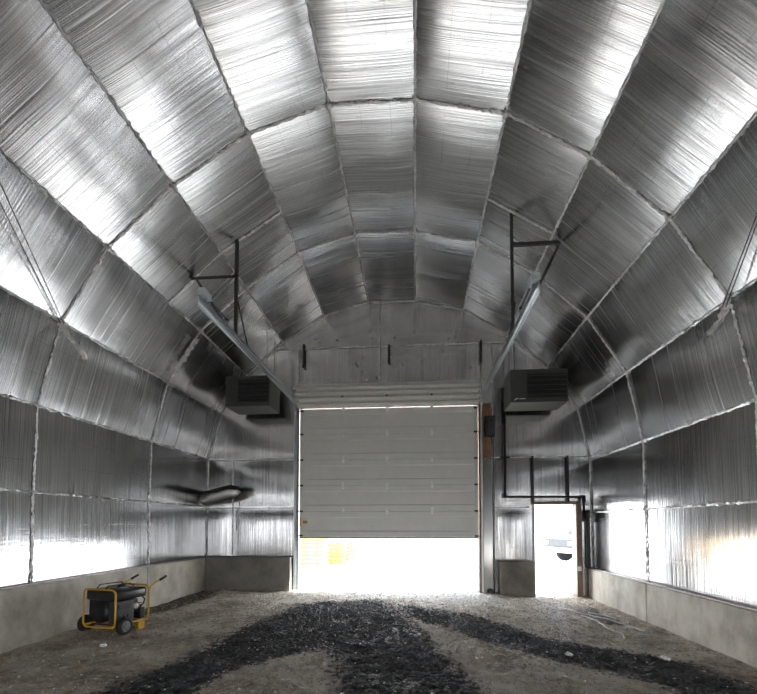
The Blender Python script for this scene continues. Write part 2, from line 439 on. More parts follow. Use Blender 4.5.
def zone(x, y):
    g = max(soft(sdf((x, y), POLY['main']), .35), soft(sdf((x, y), POLY['band']), .3))
    g = min(g, 1 - soft(sdf((x, y), POLY['patch']), .3))
    return g, max(soft(sdf((x, y), POLY['wet']), .3), soft(sdf((x, y), POLY['wet2']), .3)), max(.9 * soft(sdf((x, y), POLY['snow']), .5), soft(sdf((x, y), POLY['snow2']), .6))
def gz(x, y):
    t = max(0, min(1, (x - .8) / 3)); h = -.09 * t * t * (3 - 2 * t)
    t = max(0, min(1, (-3.2 - x) / 1.8)); h += .01 * t
    edge = min(1, max(0, (4.0 - x) / .3)) * min(1, max(0, (x + 5.1) / .3))
    h += (.030 * noise.noise(Vector((x * .9, y * .7, 0))) + .022 * noise.noise(Vector((x * 2.6, y * 1.6, 4))) + .02 * noise.noise(Vector((x * 7, y * 5, 9)))) * (.4 + .6 * edge)
    return h
bm = NB(); col = bm.loops.layers.float_color.new('zones')
xs = [-5.1 + .06 * i for i in range(153)]; ys = [-7.2 + .25 * i for i in range(40)] + [2.8 + .055 * i for i in range(142)]
G = [[(bm.verts.new((x, y, gz(x, y))), zone(x, y) if y > 1 else (1 if -2.7 < x < 1.2 else 0, 0, 0)) for y in ys] for x in xs]
for i in range(len(xs) - 1):
    for j in range(len(ys) - 1):
        q = (G[i][j], G[i + 1][j], G[i + 1][j + 1], G[i][j + 1]); f = bm.faces.new([a[0] for a in q]); f.smooth = True
        for lp, a in zip(f.loops, q): lp[col] = (*a[1], 1)
floor = link('floor', bm, M['floor'], recalc=False); floor['kind'] = 'structure'
YF = ys[-1]
# snow outdoors
bm = NB()
def sgrid(x0, x1, nx, y0, y1, ny, fz):
    g = [[bm.verts.new((x0 + (x1 - x0) * i / nx, y0 + (y1 - y0) * j / ny, fz(x0 + (x1 - x0) * i / nx, y0 + (y1 - y0) * j / ny))) for j in range(ny + 1)] for i in range(nx + 1)]
    for i in range(nx):
        for j in range(ny): bm.faces.new((g[i][j], g[i + 1][j], g[i + 1][j + 1], g[i][j + 1])).smooth = True
def sz(x, y):
    b = .05 * noise.noise(Vector((x * .8, y * .8, 2)))
    b += .38 * math.exp(-((x + 2.95) ** 2 / .25 + (y - 11.1) ** 2 / .3)) + .34 * math.exp(-((x - 2.75) ** 2 / .10 + (y - 11.6) ** 2 / .3))
    return -.03 + b * min(1, max(0, (y - 10.45) / .4))
sgrid(-14, 14, 110, YF - .06, 22, 90, sz)
sgrid(-60, 60, 12, 22, 90, 8, lambda x, y: -.03 + (0 if y < 23 else .1 * noise.noise(Vector((x * .1, y * .1, 0)))))
sgrid(-60, -14, 4, -60, 22, 8, lambda x, y: -.03); sgrid(14, 60, 4, -60, 22, 8, lambda x, y: -.03)
tag(link('snow_ground', bm, M['snow'], recalc=False), 'bright white snow covering the yard outside the doorways', 'snow', kind='structure')

bm = NB(); sgrid(-14, 14, 20, -60, -7.15, 30, lambda x, y: -.03)
tag(link('added_rear_ground', bm, simple('added_dark_ground', (.05, .042, .035), .8), recalc=False), 'unseen dark ground added outside the assumed rear opening to cut reflected light', 'ground', kind='structure')  # unseen ground added dark so the upper end wall reflects less light

# scattered stones in the dark gravel (nobody could count them)
def rock(bm, p, r, rnd, sub=1):
    ret = bmesh.ops.create_icosphere(bm, subdivisions=sub, radius=1)
    sc = Vector((rnd.uniform(.7, 1.3), rnd.uniform(.7, 1.3), rnd.uniform(.45, .8))) * r; rz = rnd.uniform(0, 6)
    for v in ret['verts']:
        c = v.co * rnd.uniform(.8, 1.15); c = Vector((c.x * sc.x, c.y * sc.y, c.z * sc.z)); c.rotate(Matrix.Rotation(rz, 3, 'Z')); v.co = c + Vector(p)
def bulk(n, pred, rr, seed):
    rnd = random.Random(seed); V = []; F = []
    base = [(0, 0, .8), (1, 0, 0), (.2, .9, .1), (-.9, .4, 0), (-.7, -.7, .1), (.4, -.9, 0), (0, 0, -.7)]
    fs = [(0, 1, 2), (0, 2, 3), (0, 3, 4), (0, 4, 5), (0, 5, 1), (6, 2, 1), (6, 3, 2), (6, 4, 3), (6, 5, 4), (6, 1, 5)]
    k = 0
    while k < n:
        x, y = rnd.uniform(-4.8, 3.8), 3.2 + 6.9 * rnd.random()
        if not pred(x, y, rnd): continue
        k += 1; r = rnd.uniform(*rr); a = rnd.uniform(0, 6.3); ca, sa = math.cos(a), math.sin(a); z = gz(x, y) + r * .25; b = len(V)
        st = rnd.uniform(.6, 1.3)
        for (p, q, s) in base:
            p *= rnd.uniform(.75, 1.2) * st; q *= rnd.uniform(.75, 1.2); s *= rnd.uniform(.6, 1.1)
            V.append((x + r * (p * ca - q * sa), y + r * (p * sa + q * ca), z + r * s * .75))
        F += [tuple(b + i for i in f) for f in fs]
    return V, F
def bulk_obj(name, V, F, mat, label, cat):
    me = bpy.data.meshes.new(name); me.from_pydata(V, [], F); me.materials.append(mat)
    o = bpy.data.objects.new(name, me); C.objects.link(o); tag(o, label, cat, kind='stuff')
bulk_obj('crushed_stone', *bulk(7000, lambda x, y, r: zone(x, y)[0] > .35 + .5 * r.random(), (.010, .028), 3), M['stone'], 'dark crushed stone spread in bands across the dirt floor', 'gravel')
bulk_obj('dirt_crumbs', *bulk(5500, lambda x, y, r: zone(x, y)[0] < .5, (.006, .022), 5), simple('dirt_clod', (.42, .36, .29), .9, 0, 3, .4), 'small brown crumbs of dirt lying on the earth floor', 'dirt')
bulk_obj('pale_chips', *bulk(1300, lambda x, y, r: True, (.006, .022), 8), M['chip'], 'pale chips and straw bits scattered over the dirt floor', 'debris')

# ------------------------------------------------------------------ concrete blocks
def cblock(name, x0, x1, y0, y1, z0, z1, label, group=None):
    bm = NB(); box(bm, x0, x1, y0, y1, z0, z1, .018)
    bmesh.ops.subdivide_edges(bm, edges=[e for e in bm.edges if e.calc_length() > .4], cuts=6, use_grid_fill=True)
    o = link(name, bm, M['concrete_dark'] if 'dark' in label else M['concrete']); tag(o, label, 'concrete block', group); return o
cblock('concrete_block', -5.2, -4.9, 7.80, 10.26, -.2, .75, 'long grey concrete base block under left foil wall, nearer the corner behind the generator')
cblock('concrete_block', -5.2, -4.9, 2.1, 7.77, -.2, .75, 'long stained concrete base block beside the generator under the left foil wall')
cblock('concrete_block', 3.85, 4.15, 7.80, 10.26, -.3, .54, 'short pale concrete base block of right wall running up to the walk doorway')
cblock('concrete_block', 3.85, 4.15, 2.1, 7.77, -.3, .54, 'long pale concrete base block along right wall, nearest the camera')
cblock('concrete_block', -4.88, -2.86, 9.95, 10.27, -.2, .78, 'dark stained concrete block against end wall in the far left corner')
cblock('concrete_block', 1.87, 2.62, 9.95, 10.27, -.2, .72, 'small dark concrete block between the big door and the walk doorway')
# metal edge flashing on the block at the left of the big door, and along the bases of the foil walls
for i, (x0, x1, y0, y1, z0, z1) in enumerate([(-5.05, -4.93, 2.1, 10.25, .752, .775), (3.88, 4.02, 2.1, 10.25, .542, .565)]):
    bm = NB(); box(bm, x0, x1, y0, y1, z0, z1); tag(link('trim_%d' % (i + 2), bm, M['trim']), kind='structure')

# ------------------------------------------------------------------ door openings trim
bm = NB()
box(bm, DX0 - .10, DX0 - .01, 10.20, 10.45, -.1, 4.3, .004)      # left jamb
link_j = link('trim_4', bm, M['trim']); tag(link_j, kind='structure')
bm = NB(); box(bm, DX1 + .01, DX1 + .09, 10.20, 10.45, -.1, 4.3, .004); tag(link('trim_5', bm, M['wood']), kind='structure')
bm = NB(); box(bm, DX0 - .1, DX1 + .1, 10.33, 10.5, 4.31, 4.5); tag(link('trim_6', bm, M['jamb']), kind='structure')
bm = NB(); box(bm, DX1 + .10, DX1 + .30, 10.21, 10.28, -.1, 3.03, .003); tag(link('trim_7', bm, M['foil_end']), kind='structure')
door1 = thing('door_1', None, None); door1['kind'] = 'structure'
bm = NB(); box(bm, WX1 - .02, WX1 + .10, 10.16, 10.46, -.15, 1.98, .004); link('door_jamb', bm, M['jamb'], door1)
bm = NB(); box(bm, WX0 - .03, WX0 + .0, 10.24, 10.46, -.1, 1.98, .004); link('door_jamb', bm, M['trim'], door1)
bm = NB(); box(bm, WX0 - .06, WX1 + .10, 10.22, 10.46, 1.985, 2.05, .004); link('door_header', bm, M['jamb'], door1)
bm = NB(); box(bm, WX1 - .005, WX1 + .07, 10.145, 10.162, .50, .60, .004); link('strike_plate', bm, M['whitemetal'], door1)

# ------------------------------------------------------------------ overhead sectional door
SH = .606; DY = 10.18; ZB = 1.23
def section_profile(h):
    p = [(0, 0), (0, .135), (.018, .155), (.018, h - .155), (0, h - .135), (0, h)]     # inner face, (y,z); camera side is y=0 (towards -y)
    p[0] = (.012, 0); p.insert(1, (0, .008)); p[-1] = (0, h - .008); p.append((.012, h))
    return [(y, z) for y, z in p] + [(.045, h), (.045, 0)]
odoor = thing('overhead_door', 'pale grey sectional overhead door, partly raised, top panel tipped inward', 'garage door', ((DX0 + DX1) / 2, DY, ZB))
W2 = (DX1 - DX0) / 2 - .015
for k in range(5):
    z = k * SH
    bm = NB(); prism(bm, [(y, z + zz) for y, zz in section_profile(SH)], -W2, W2)
    sec = link('door_section', bm, M['door'], odoor)
    for s in (-1, 1):
        bm = NB(); box(bm, s * W2 - s * .075, s * W2, -.012, -.001, z + .008, z + SH - .008, .003)
        link('end_cap', bm, M['door_edge'], sec)
# weather seal
bm = NB(); box(bm, -W2, W2, .0, .05, -.03, 0.0, .008); link('bottom_seal', bm, M['seal'], odoor)
bm = NB(); box(bm, -W2, W2, -.014, 0, .0, .055, .004); link('bottom_rail', bm, M['door_edge'], odoor)
# tipped top section: leans into the room
ang = math.radians(48)
T = Matrix.Translation((0, -.02, 5 * SH + .022)) @ Matrix.Rotation(ang, 4, 'X')
bm = NB(); prism(bm, section_profile(SH), -W2, W2); bmesh.ops.transform(bm, matrix=T, verts=bm.verts)
top = link('door_section', bm, M['door'], odoor)
for zz, dd in ((.10, .05), (.27, .08), (.42, .085), (.555, .09)):
    bm = NB(); prism(bm, [(-dd, zz), (-dd, zz + .035), (0, zz + .045), (0, zz - .01)], -W2 - .03, W2 + .03); bmesh.ops.transform(bm, matrix=T, verts=bm.verts); link('stiffening_strut', bm, M['door_edge'], top)
bm = NB()
for x in (-1.02, 0, 1.02): lathe(bm, [(-.06, .012), (-.055, .03), (-.02, .03)], 'y', 10, (x, 0, .30))
bmesh.ops.transform(bm, matrix=T, verts=bm.verts); link('bolt_head', bm, M['black'], top)
def hinge(x, z):
    bm = NB(); box(bm, x - .028, x + .028, -.012, 0, z - .085, z + .085, .003); box(bm, x - .036, x + .036, -.03, -.008, z - .026, z + .026, .004)
    tube(bm, [(x - .045, -.02, z), (x + .045, -.02, z)], .008, 8)
    return link('hinge', bm, M['whitemetal'], odoor)
def roller(s, z):
    bm = NB(); box(bm, s * W2 - s * .085, s * W2 - s * .01, -.024, -.008, z - .022, z + .022, .003)
    tube(bm, [(s * (W2 - .08), -.03, z), (s * (W2 + .035), -.03, z)], .007, 8); lathe(bm, [(s * (W2 + .02), .022), (s * (W2 + .045), .022)], 'x', 12, (0, -.03, z))
    return link('roller', bm, M['black'] if z > 0 else M['galv'], odoor)
for k in range(6):
    z = k * SH
    if k: 
        for x in (-1.03, 0, 1.03): hinge(x, z if k < 5 else z - .04)
    for s in (-1, 1): roller(s, z + (.04 if k == 0 else 0) - (.05 if k == 5 else 0))
bm = NB(); box(bm, -W2 + .085, -W2 + .19, -.012, .003, .32, .39, .004); tag(link('warning_sticker', bm, M['orange'], odoor), 'orange warning sticker')
bm = NB(); box(bm, -W2 + .005, -W2 + .045, -.03, -.008, .26, .46, .004); tag(link('corner_bracket', bm, M['yellow'], odoor), 'yellow corner bracket')

# tracks
def track(x, s, label):
    t = thing('door_track', label, 'door track', (x, 10.15, 0))
    ty = -.03
    path = [(0, ty, 0.02), (0, ty, 4.05)] + [(0, ty - .33 + .33 * math.cos(a), 4.05 + .33 * math.sin(a)) for a in [PI / 2 * i / 8 for i in range(1, 9)]] + [(0, -4.72, 4.46)]
    def channel(w, d):
        bm = NB(); rows = []
        for i, p in enumerate(path):
            a = Vector(path[max(i - 1, 0)]); b = Vector(path[min(i + 1, len(path) - 1)]); tt = (b - a).normalized(); n = Vector((1, 0, 0)).cross(tt).normalized()
            P = Vector(p); X = Vector((s, 0, 0))
            prof = [P + n * w - X * .0, P + n * w + X * d, P - n * w + X * d, P - n * w, P - n * (w - .006), P - n * (w - .006) + X * (d - .005), P + n * (w - .006) + X * (d - .005), P + n * (w - .006)]
            rows.append([bm.verts.new(q) for q in prof])
        for i in range(len(rows) - 1):
            for k in range(8): bm.faces.new((rows[i][k], rows[i][(k + 1) % 8], rows[i + 1][(k + 1) % 8], rows[i + 1][k]))
        bm.faces.new(rows[0]); bm.faces.new(rows[-1]); return bm
    link('track_channel', channel(.028, .035), M['galv'], t)
    bm = NB(); box(bm, s * .035, s * .042, -4.72, -.30, 4.38, 4.52); box(bm, s * .005, s * .042, -4.72, -.30, 4.515, 4.522)
    link('reinforcing_angle', bm, M['galv'], t)
    bm = NB(); box(bm, s * .036, s * .043, -.06, .05, .05, 4.0); box(bm, s * -.01, s * .04, .04, .047, .05, 4.0); link('wall_angle', bm, M['galv'] if s < 0 else M['wood'], t)
    # bumper spring with pale housing on the free end
    bm = NB(); tube(bm, [(0, -4.65, 4.60), (0, -3.95, 4.58)], .012, 8); lathe(bm, [(-3.95, .02), (-3.9, .024), (-3.88, .01)], 'y', 10, (0, 0, 4.58)); link('bumper_rod', bm, M['black'], t)
    bm = NB(); box(bm, -.045, .045, -4.72, -4.50, 4.55, 4.64, .008); link('bumper_housing', bm, M['palebox'], t)
    for ya, zb in ((-3.92, 4.59), (-4.6, 4.57)):
        bm = NB(); box(bm, -.02, .02, ya, ya + .02, 4.5, zb); link('bumper_bracket', bm, M['galv'], t)
    return t
track(DX0 - .06, -1, 'galvanized door track rising on the left side and running back under the ceiling')
track(DX1 + .045, 1, 'galvanized door track rising on the right side and running back under the ceiling')

# hangers: black angle iron
def angle_bar(bm, a, b, w=.035):
    a, b = Vector(a), Vector(b); t = (b - a).normalized(); u = Vector((0, 1, 0)) if abs(t.y) < .8 else Vector((1, 0, 0))
    s = t.cross(u).normalized(); u = s.cross(t).normalized()
    th = .006
    prof = [(0, 0), (w, 0), (w, th), (th, th), (th, w), (0, w)]
    A = [bm.verts.new(a + s * p + u * q) for p, q in prof]; B = [bm.verts.new(b + s * p + u * q) for p, q in prof]
    for i in range(6): bm.faces.new((A[i], A[(i + 1) % 6], B[(i + 1) % 6], B[i]))
    bm.faces.new(A); bm.faces.new(B); return bm
def hanger(x, s, y, ztop, zh, xh, dstart, dend, bstart, bend, label):
    t = thing('track_hanger', label, 'hanger bracket', (x, y, 4.5))
    R = lambda p: (p[0] - x, p[1] - y, p[2] - 4.5)
    for nm, a, b, w in (('upright', (x, y, 4.40), (x, y, ztop), .05), ('crossbar', (x, y, zh), (xh, y, zh), .05), ('diagonal_brace', dstart, dend, .035), ('rear_brace', bstart, bend, .025)):
        link(nm, angle_bar(NB(), R(a), R(b), w), M['black'], t)
hanger(-2.87, -1, 6.8, 6.20, 5.60, -3.66, (-3.60, 6.8, 5.58), (-2.84, 6.24, 4.53), (-2.87, 6.8, 5.15), (-2.84, 7.2, 4.53), 'black angle-iron bracket hanging the left door track from the ceiling')
hanger(1.56, 1, 6.9, 6.46, 5.92, 2.35, (2.24, 6.9, 5.90), (1.54, 5.55, 4.53), (1.56, 6.9, 5.0), (1.54, 7.3, 4.53), 'black angle-iron bracket hanging the right door track from the ceiling')

# dark straps on the end wall above the door
for x, z0, z1, lab in ((-2.647, 5.28, 5.85, 'short black strap on end wall above left edge of big door'), (-.598, 5.34, 5.78, 'short black strap on end wall above middle of big door'), (1.545, 5.28, 5.82, 'short black strap on end wall above right edge of big door')):
    bm = NB(); box(bm, x - .028, x + .028, 10.225, 10.262, z0, z1, .004); box(bm, x - .028, x + .028, 10.19, 10.23, z0, z0 + .03, .003)
    tag(link('wall_strap', bm, M['black']), lab, 'strap')

# ------------------------------------------------------------------ unit heaters
def heater(x0, x1, z0, z1, y0, y1, lab, logo):
    cx = (x0 + x1) / 2; w = (x1 - x0) / 2; h = z1 - z0; D = y1 - y0
    t = thing('unit_heater', lab, 'heater', (cx, y0, z0))
    bm = NB(); box(bm, -w, w, .03, D, 0, h, .012); link('casing', bm, M['heater_pale'], t)
    lx0 = -w + 2 * w * .29; lx1 = w - .02
    bm = NB()
    box(bm, -w, lx0, 0, .035, 0, h, .006); box(bm, lx1, w, 0, .035, 0, h, .004); box(bm, lx0, lx1, 0, .035, h - .09, h, .004); box(bm, lx0, lx1, 0, .035, 0, .09, .004)
    link('front_panel', bm, M['heater'], t)
    bm = NB(); box(bm, lx0, lx1, .026, .034, .09, h - .09); link('outlet_grille', bm, M['black'], t)
    n = 5
    for k in range(n):
        z = .10 + (h - .19) * (k + .5) / n
        bm = NB(); box(bm, lx0 + .004, lx1 - .004, -.035, .035, -.005, .005, .002, M4=Matrix.Translation((0, 0, z)) @ Matrix.Rotation(math.radians(28), 4, 'X')); link('louver', bm, M['heater'], t)
    if logo:
        bm = NB(); sw = [(-w + .05, .035), (-w + .075, .06), (-w + .10, .075), (-w + .135, .095), (-w + .13, .07), (-w + .16, .068), (-w + .12, .058), (-w + .09, .045), (-w + .065, .033)]
        prism(bm, sw, -.006, 0, 'y')
        for i in range(6): prism(bm, [(-w + .165 + i * .022, .058), (-w + .18 + i * .022, .058), (-w + .185 + i * .022, .080), (-w + .170 + i * .022, .080)], -.006, 0, 'y')
        tag(link('maker_badge', bm, M['whitemetal'], t), 'small pale slanted badge on lower left of the front')
    else:
        bm = NB(); box(bm, -w + .05, -w + .21, -.004, 0, .05, .058); link('maker_badge', bm, M['heater_pale'], t)
    for sx in (-w + .1, w - .1):
        for yy in (.12, D - .12):
            X = cx + sx
            # height of the vault above this point
            zz = 4
            for (a, b) in zip(NODES, NODES[1:]):
                if a[0] <= X <= b[0] and b[0] > a[0]: zz = a[1] + (b[1] - a[1]) * (X - a[0]) / (b[0] - a[0])
            bm = NB(); tube(bm, [(sx, yy, h), (sx, yy, zz - z0 - .04)], .006, 6); link('hanging_rod', bm, M['black'], t)
    return t
heater(2.01, 3.17, 4.08, 4.77, 9.3, 10.06, 'dark grey louvred unit heater hung on the right, with pale badge', True)
heater(-4.16, -3.17, 4.13, 4.80, 9.3, 10.06, 'dark grey louvred unit heater hung on the left of the big door', False)

# ------------------------------------------------------------------ gas pipe beside the walk doorway
gp = thing('gas_pipe', 'black iron gas pipe dropping from right heater and crossing above walk doorway', 'pipe', (2.03, 10.15, 2.15))
def rel(ps, o): return [tuple(Vector(p) - Vector(o)) for p in ps]
o0 = (2.03, 10.15, 2.15)
bm = NB(); tube(bm, rel([(2.045, 10.15, 4.40), (2.035, 10.15, 2.20), (2.045, 10.15, 2.165), (2.08, 10.15, 2.155), (3.70, 10.15, 2.145), (3.73, 10.15, 2.14), (3.745, 10.15, 2.11), (3.75, 10.15, 1.68)], o0), .026, 10); link('pipe_run', bm, M['pipe'], gp)
bm = NB(); lathe(bm, [(2.13 - 2.15, .03), (2.2 - 2.15, .042), (2.25 - 2.15, .034)], 'z', 12, (0, 0, 0)); link('elbow_fitting', bm, M['pipe'], gp)
bm = NB(); tube(bm, rel([(3.66, 10.15, 2.145), (3.76, 10.15, 2.145)], o0), .04, 10); tube(bm, rel([(3.75, 10.15, 2.17), (3.75, 10.15, 2.02)], o0), .04, 10); link('elbow_fitting', bm, M['pipe'], gp)
bm = NB(); tube(bm, rel([(3.75, 10.15, 1.80), (3.75, 10.15, 1.60)], o0), .042, 10); tube(bm, rel([(3.70, 10.12, 1.64), (3.90, 10.06, 1.62)], o0), .03, 10); link('valve_body', bm, M['pipe'], gp)
bm = NB(); lathe(bm, [(10.0 - 10.15, .03), (10.03 - 10.15, .045), (10.06 - 10.15, .02)], 'y', 12, (3.86 - 2.03, 0, 1.63 - 2.15)); link('valve_handle', bm, M['galv'], gp)
bm = NB(); tube(bm, rel([(1.93, 10.14, 3.05), (2.15, 10.14, 3.05)], o0), .022, 8); link('pipe_clamp', bm, M['pipe'], gp)
for x in (2.665, 3.438):
    bm = NB(); box(bm, x - .022 - 2.03, x + .022 - 2.03, .055, .10, 2.03 - 2.15, 3.09 - 2.15, .004); link('support_strut', bm, M['pipe'], gp)
bm = NB(); box(bm, 3.81, 3.89, 10.20, 10.26, .56, 1.85, .004); tag(link('corner_reflection', bm, M['black']), 'dark upright strip in place of a reflection below the gas valve in the right corner', 'strip')  # black strip modelled in place of the corner's dark reflection
bm = NB(); box(bm, 1.56, 1.75, 10.235, 10.262, 3.05, 4.33, .003); tag(link('plywood_board', bm, M['ply']), 'narrow brown plywood board fixed right of the big door', 'board')
ct = thing('door_control_box', 'black door control box mounted on the plywood board', 'control box', (1.71, 10.16, 3.54))
bm = NB(); box(bm, -.115, .11, -.08, .07, 0, .46, .02); link('enclosure', bm, M['black'], ct)
bm = NB(); box(bm, -.05, .095, -.10, -.08, .04, .42, .012); link('cover', bm, M['panelgrey'], ct)
bm = NB(); lathe(bm, [(-.108, .045), (-.10, .05)], 'y', 16, (.02, 0, .35)); link('window', bm, M['black'], ct)
bm = NB(); tube(bm, [(1.80, 10.235, 3.6), (1.80, 10.235, 1.2), (1.795, 10.235, .02)], .014, 8); tag(link('conduit', bm, M['galv']), 'thin grey conduit running down the end wall from the control box', 'conduit')
bm = NB(); box(bm, -.06, .06, -.05, .05, 0, .07, .012); o = link('junction_box', bm, M['black']); o.location = (1.70, 10.08, gz(1.7, 10.08)); tag(o, 'small black box on the ground at foot of the conduit', 'box')

# ------------------------------------------------------------------ foil flap sticking from left wall, with hanging cord
fr = thing('foil_wrapped_pipe', 'foil-wrapped black pipe stub sticking out of left wall near far corner', 'pipe', (-4.96, 10.0, 2.12))
bm = NB(); P = [(0, .0, 0), (.25, -.04, .04), (.5, -.1, .10), (.75, -.15, .15), (.93, -.2, .16)]
tube(bm, P, .09, 12, radii=[.15, .155, .15, .13, .06])
for v in bm.verts: v.co += Vector([random.uniform(-.008, .008) for _ in range(3)])
link('foil_sleeve', bm, M['tape'], fr)
bm = NB(); tube(bm, [(p[0], p[1] - .01, p[2] + .075) for p in P], .09, 12, radii=[.11, .12, .12, .105, .05]); link('black_wrap', bm, M['seal'], fr)
bm = NB(); tube(bm, [(.93, -.2, .14), (.96, -.2, -.05), (.95, -.2, -.2), (.88, -.2, -.33), (.90, -.2, -.50), (.89, -.2, -.72)], .009, 6); tube(bm, [(.88, -.2, -.36), (.96, -.2, -.5), (.95, -.2, -.6), (.90, -.2, -.66)], .006, 6)
link('hanging_cord', bm, M['cord'], fr)

# cable ties to the side ribs
def cables(name, a, b, lab, sp=.07):
    t = thing('tension_cable', lab, 'cable', b)
    for s in (-1, 1):
        bm = NB(); A = Vector(a) - Vector(b); tube(bm, [A + Vector((s * sp * .5, 0, s * sp)), Vector((s * .02, 0, 0))], .006, 6); link('cable_strand', bm, M['cable'], t)
cables('c', (-3.78, 2.96, 5.33), (-4.66, 5.38, 4.20), 'pair of thin steel cables running down to the left wall rib')
cables('c', (2.9, 3.0, 5.25), (3.62, 5.38, 4.08), 'pair of thin steel cables running down to the right wall rib')
def torn(name, pts, lab):
    bm = NB()
    for q in range(3):
        P = [Vector(p) + Vector([random.uniform(-.02, .02) for _ in range(3)]) for p in pts]; rows = []
        Q = []
        for a, b in zip(P, P[1:]): Q += [a.lerp(b, i / 6) for i in range(6)]
        Q.append(P[-1])
        for i, p in enumerate(Q):
            w = .036 * (1 - .4 * i / len(Q)); j = lambda: random.uniform(-.022, .022)
            rows.append([bm.verts.new(p + Vector((-w + j(), j(), j()))), bm.verts.new(p + Vector((j(), -.02 + j(), j()))), bm.verts.new(p + Vector((w + j(), j(), j())))])
        for i in range(len(rows) - 1):
            for k in range(2): bm.faces.new((rows[i][k], rows[i + 1][k], rows[i + 1][k + 1], rows[i][k + 1]))
    return tag(link(name, bm, M['tape'], recalc=False), lab, 'foil strip')
torn('torn_foil_strip', [(-4.69, 5.38, 4.20), (-4.58, 5.42, 4.02), (-4.47, 5.46, 3.88), (-4.40, 5.5, 3.76)], 'twisted torn foil strip dangling from the left cable anchor')
torn('torn_foil_strip', [(3.66, 5.38, 4.12), (3.62, 5.42, 3.98), (3.54, 5.45, 3.84), (3.47, 5.45, 3.76)], 'twisted torn foil strip dangling from the right cable anchor')
torn('torn_foil_strip', [(-4.10, 7.86, 5.0), (-4.22, 7.86, 4.84), (-4.36, 7.86, 4.60), (-4.52, 7.86, 4.36)], 'crumpled torn foil strip hanging from left ceiling rib behind the door track')

# ------------------------------------------------------------------ portable generator
gz0 = gz(-4.3, 6.15)
gen = thing('portable_generator', 'black portable generator in yellow tube frame with two wheels by left wall', 'generator', (-4.305, 6.165, gz0 + .0), math.radians(-12))
w, l = .285, .33
def hoop(y, z0, z1):
    r = .07; pts = []
    for (cx, cz, a0) in ((w - r, z1 - r, 0), (-w + r, z1 - r, PI / 2), (-w + r, z0 + r, PI), (w - r, z0 + r, 3 * PI / 2)):
        pts += [(cx + r * math.cos(a0 + a), y, cz + r * math.sin(a0 + a)) for a in [0, PI / 8, PI / 4, 3 * PI / 8, PI / 2]]
    return pts + [pts[0], pts[1]]
for y in (-l, .25): 
    bm = NB(); tube(bm, hoop(y, .10, .62), .0135, 10); link('frame_hoop', bm, M['yellow'], gen)
for s in (-1, 1):
    bm = NB(); tube(bm, [(s * (w - .03), -l, .125), (s * (w - .03), .25, .125)], .015, 8); link('base_rail', bm, M['yellow'], gen)
    bm = NB(); tube(bm, [(s * (w - .01), .25, .50), (s * (w - .01), .29, .60), (s * (w - .01), .56, .70)], .012, 8); hd = link('lift_handle', bm, M['yellow'], gen)
    bm = NB(); tube(bm, [(s * (w - .01), .46, .663), (s * (w - .01), .60, .715)], .018, 8); link('grip', bm, M['rubber'], hd)
bm = NB(); box(bm, -w + .02, w - .02, -.20, -.16, .11, .13); box(bm, -w + .02, w - .02, .15, .19, .11, .13); link('cross_member', bm, M['yellow'], gen)
bm = NB(); box(bm, -w + .01, w - .01, -l + .02, .22, .46, .60, .035); 
for v in bm.verts:
    if v.co.z > .56: v.co.z += .015 * math.cos(v.co.x * 5)
tk = link('fuel_tank', bm, M['tank'], gen, True)
bm = NB(); lathe(bm, [(.60, .045), (.64, .045), (.645, .03)], 'z', 16, (0, .02, 0)); link('fuel_cap', bm, M['black'], tk)
bm = NB(); box(bm, .05, .16, -.06, .0, .612, .617); link('tank_label', bm, M['whitemetal'], tk)
bm = NB(); tube(bm, [(-.16, -.25, .60), (-.14, -.2, .67), (-.10, .12, .67), (-.08, .18, .60)], .008, 6); link('tank_guard', bm, M['black'], tk)
bm = NB(); tube(bm, [(.0, -.25, .60), (.0, -.2, .65), (.02, .16, .65), (.03, .22, .60)], .008, 6); link('tank_guard', bm, M['black'], tk)
bm = NB(); box(bm, -.17, .13, -.02, .22, .14, .43, .03)
for k in range(6): box(bm, -.15, .16, .02, .25, .20 + k * .03, .208 + k * .03)
link('engine_block', bm, M['engine'], gen)
bm = NB(); lathe(bm, [(-.31, .08), (-.30, .15), (-.10, .155), (-.02, .155), (-.01, .08)], 'y', 24, (-.03, 0, .30)); link('alternator', bm, M['engine'], gen)
bm = NB(); box(bm, .13, .265, -.30, .0, .15, .45, .015); pn = link('control_panel', bm, M['panelgrey'], gen)
for yy in (-.24, -.17, -.10):
    bm = NB(); lathe(bm, [(.262, .02), (.272, .022), (.274, .012)], 'x', 12, (0, yy, .24)); link('outlet', bm, M['black'], pn)
bm = NB(); box(bm, .262, .272, -.26, -.06, .34, .41, .003); link('switch_plate', bm, M['black'], pn)
bm = NB(); lathe(bm, [(.17, .085), (.20, .08), (.215, .055), (.22, .03)], 'x', 20, (0, .08, .31)); rs = link('recoil_starter', bm, M['black'], gen)
bm = NB(); lathe(bm, [(.215, .045), (.228, .04), (.23, .02)], 'x', 16, (0, .08, .34)); link('starter_cover', bm, M['whitemetal'], rs)
bm = NB(); box(bm, -w + .03, .13, -.27, -.24, .21, .475, .01); link('shroud', bm, M['black'], gen)
bm = NB(); box(bm, -.27, -.18, .01, .2, .28, .42, .02); link('muffler', bm, M['galv'], gen)
bm = NB(); box(bm, .12, .24, .14, .23, .14, .30, .015); link('air_filter', bm, M['black'], gen)
bm = NB(); tube(bm, [(.15, .20, .28), (.23, .21, .36), (.25, .21, .42), (.20, .20, .47)], .010, 6); link('fuel_hose', bm, M['black'], gen)
bm = NB(); box(bm, w - .05, w + .01, .06, .17, .0, .115, .008); link('foot', bm, M['yellow'], gen)
bm = NB(); box(bm, -w - .01, -w + .05, .06, .17, .0, .115, .008); link('foot', bm, M['yellow'], gen)
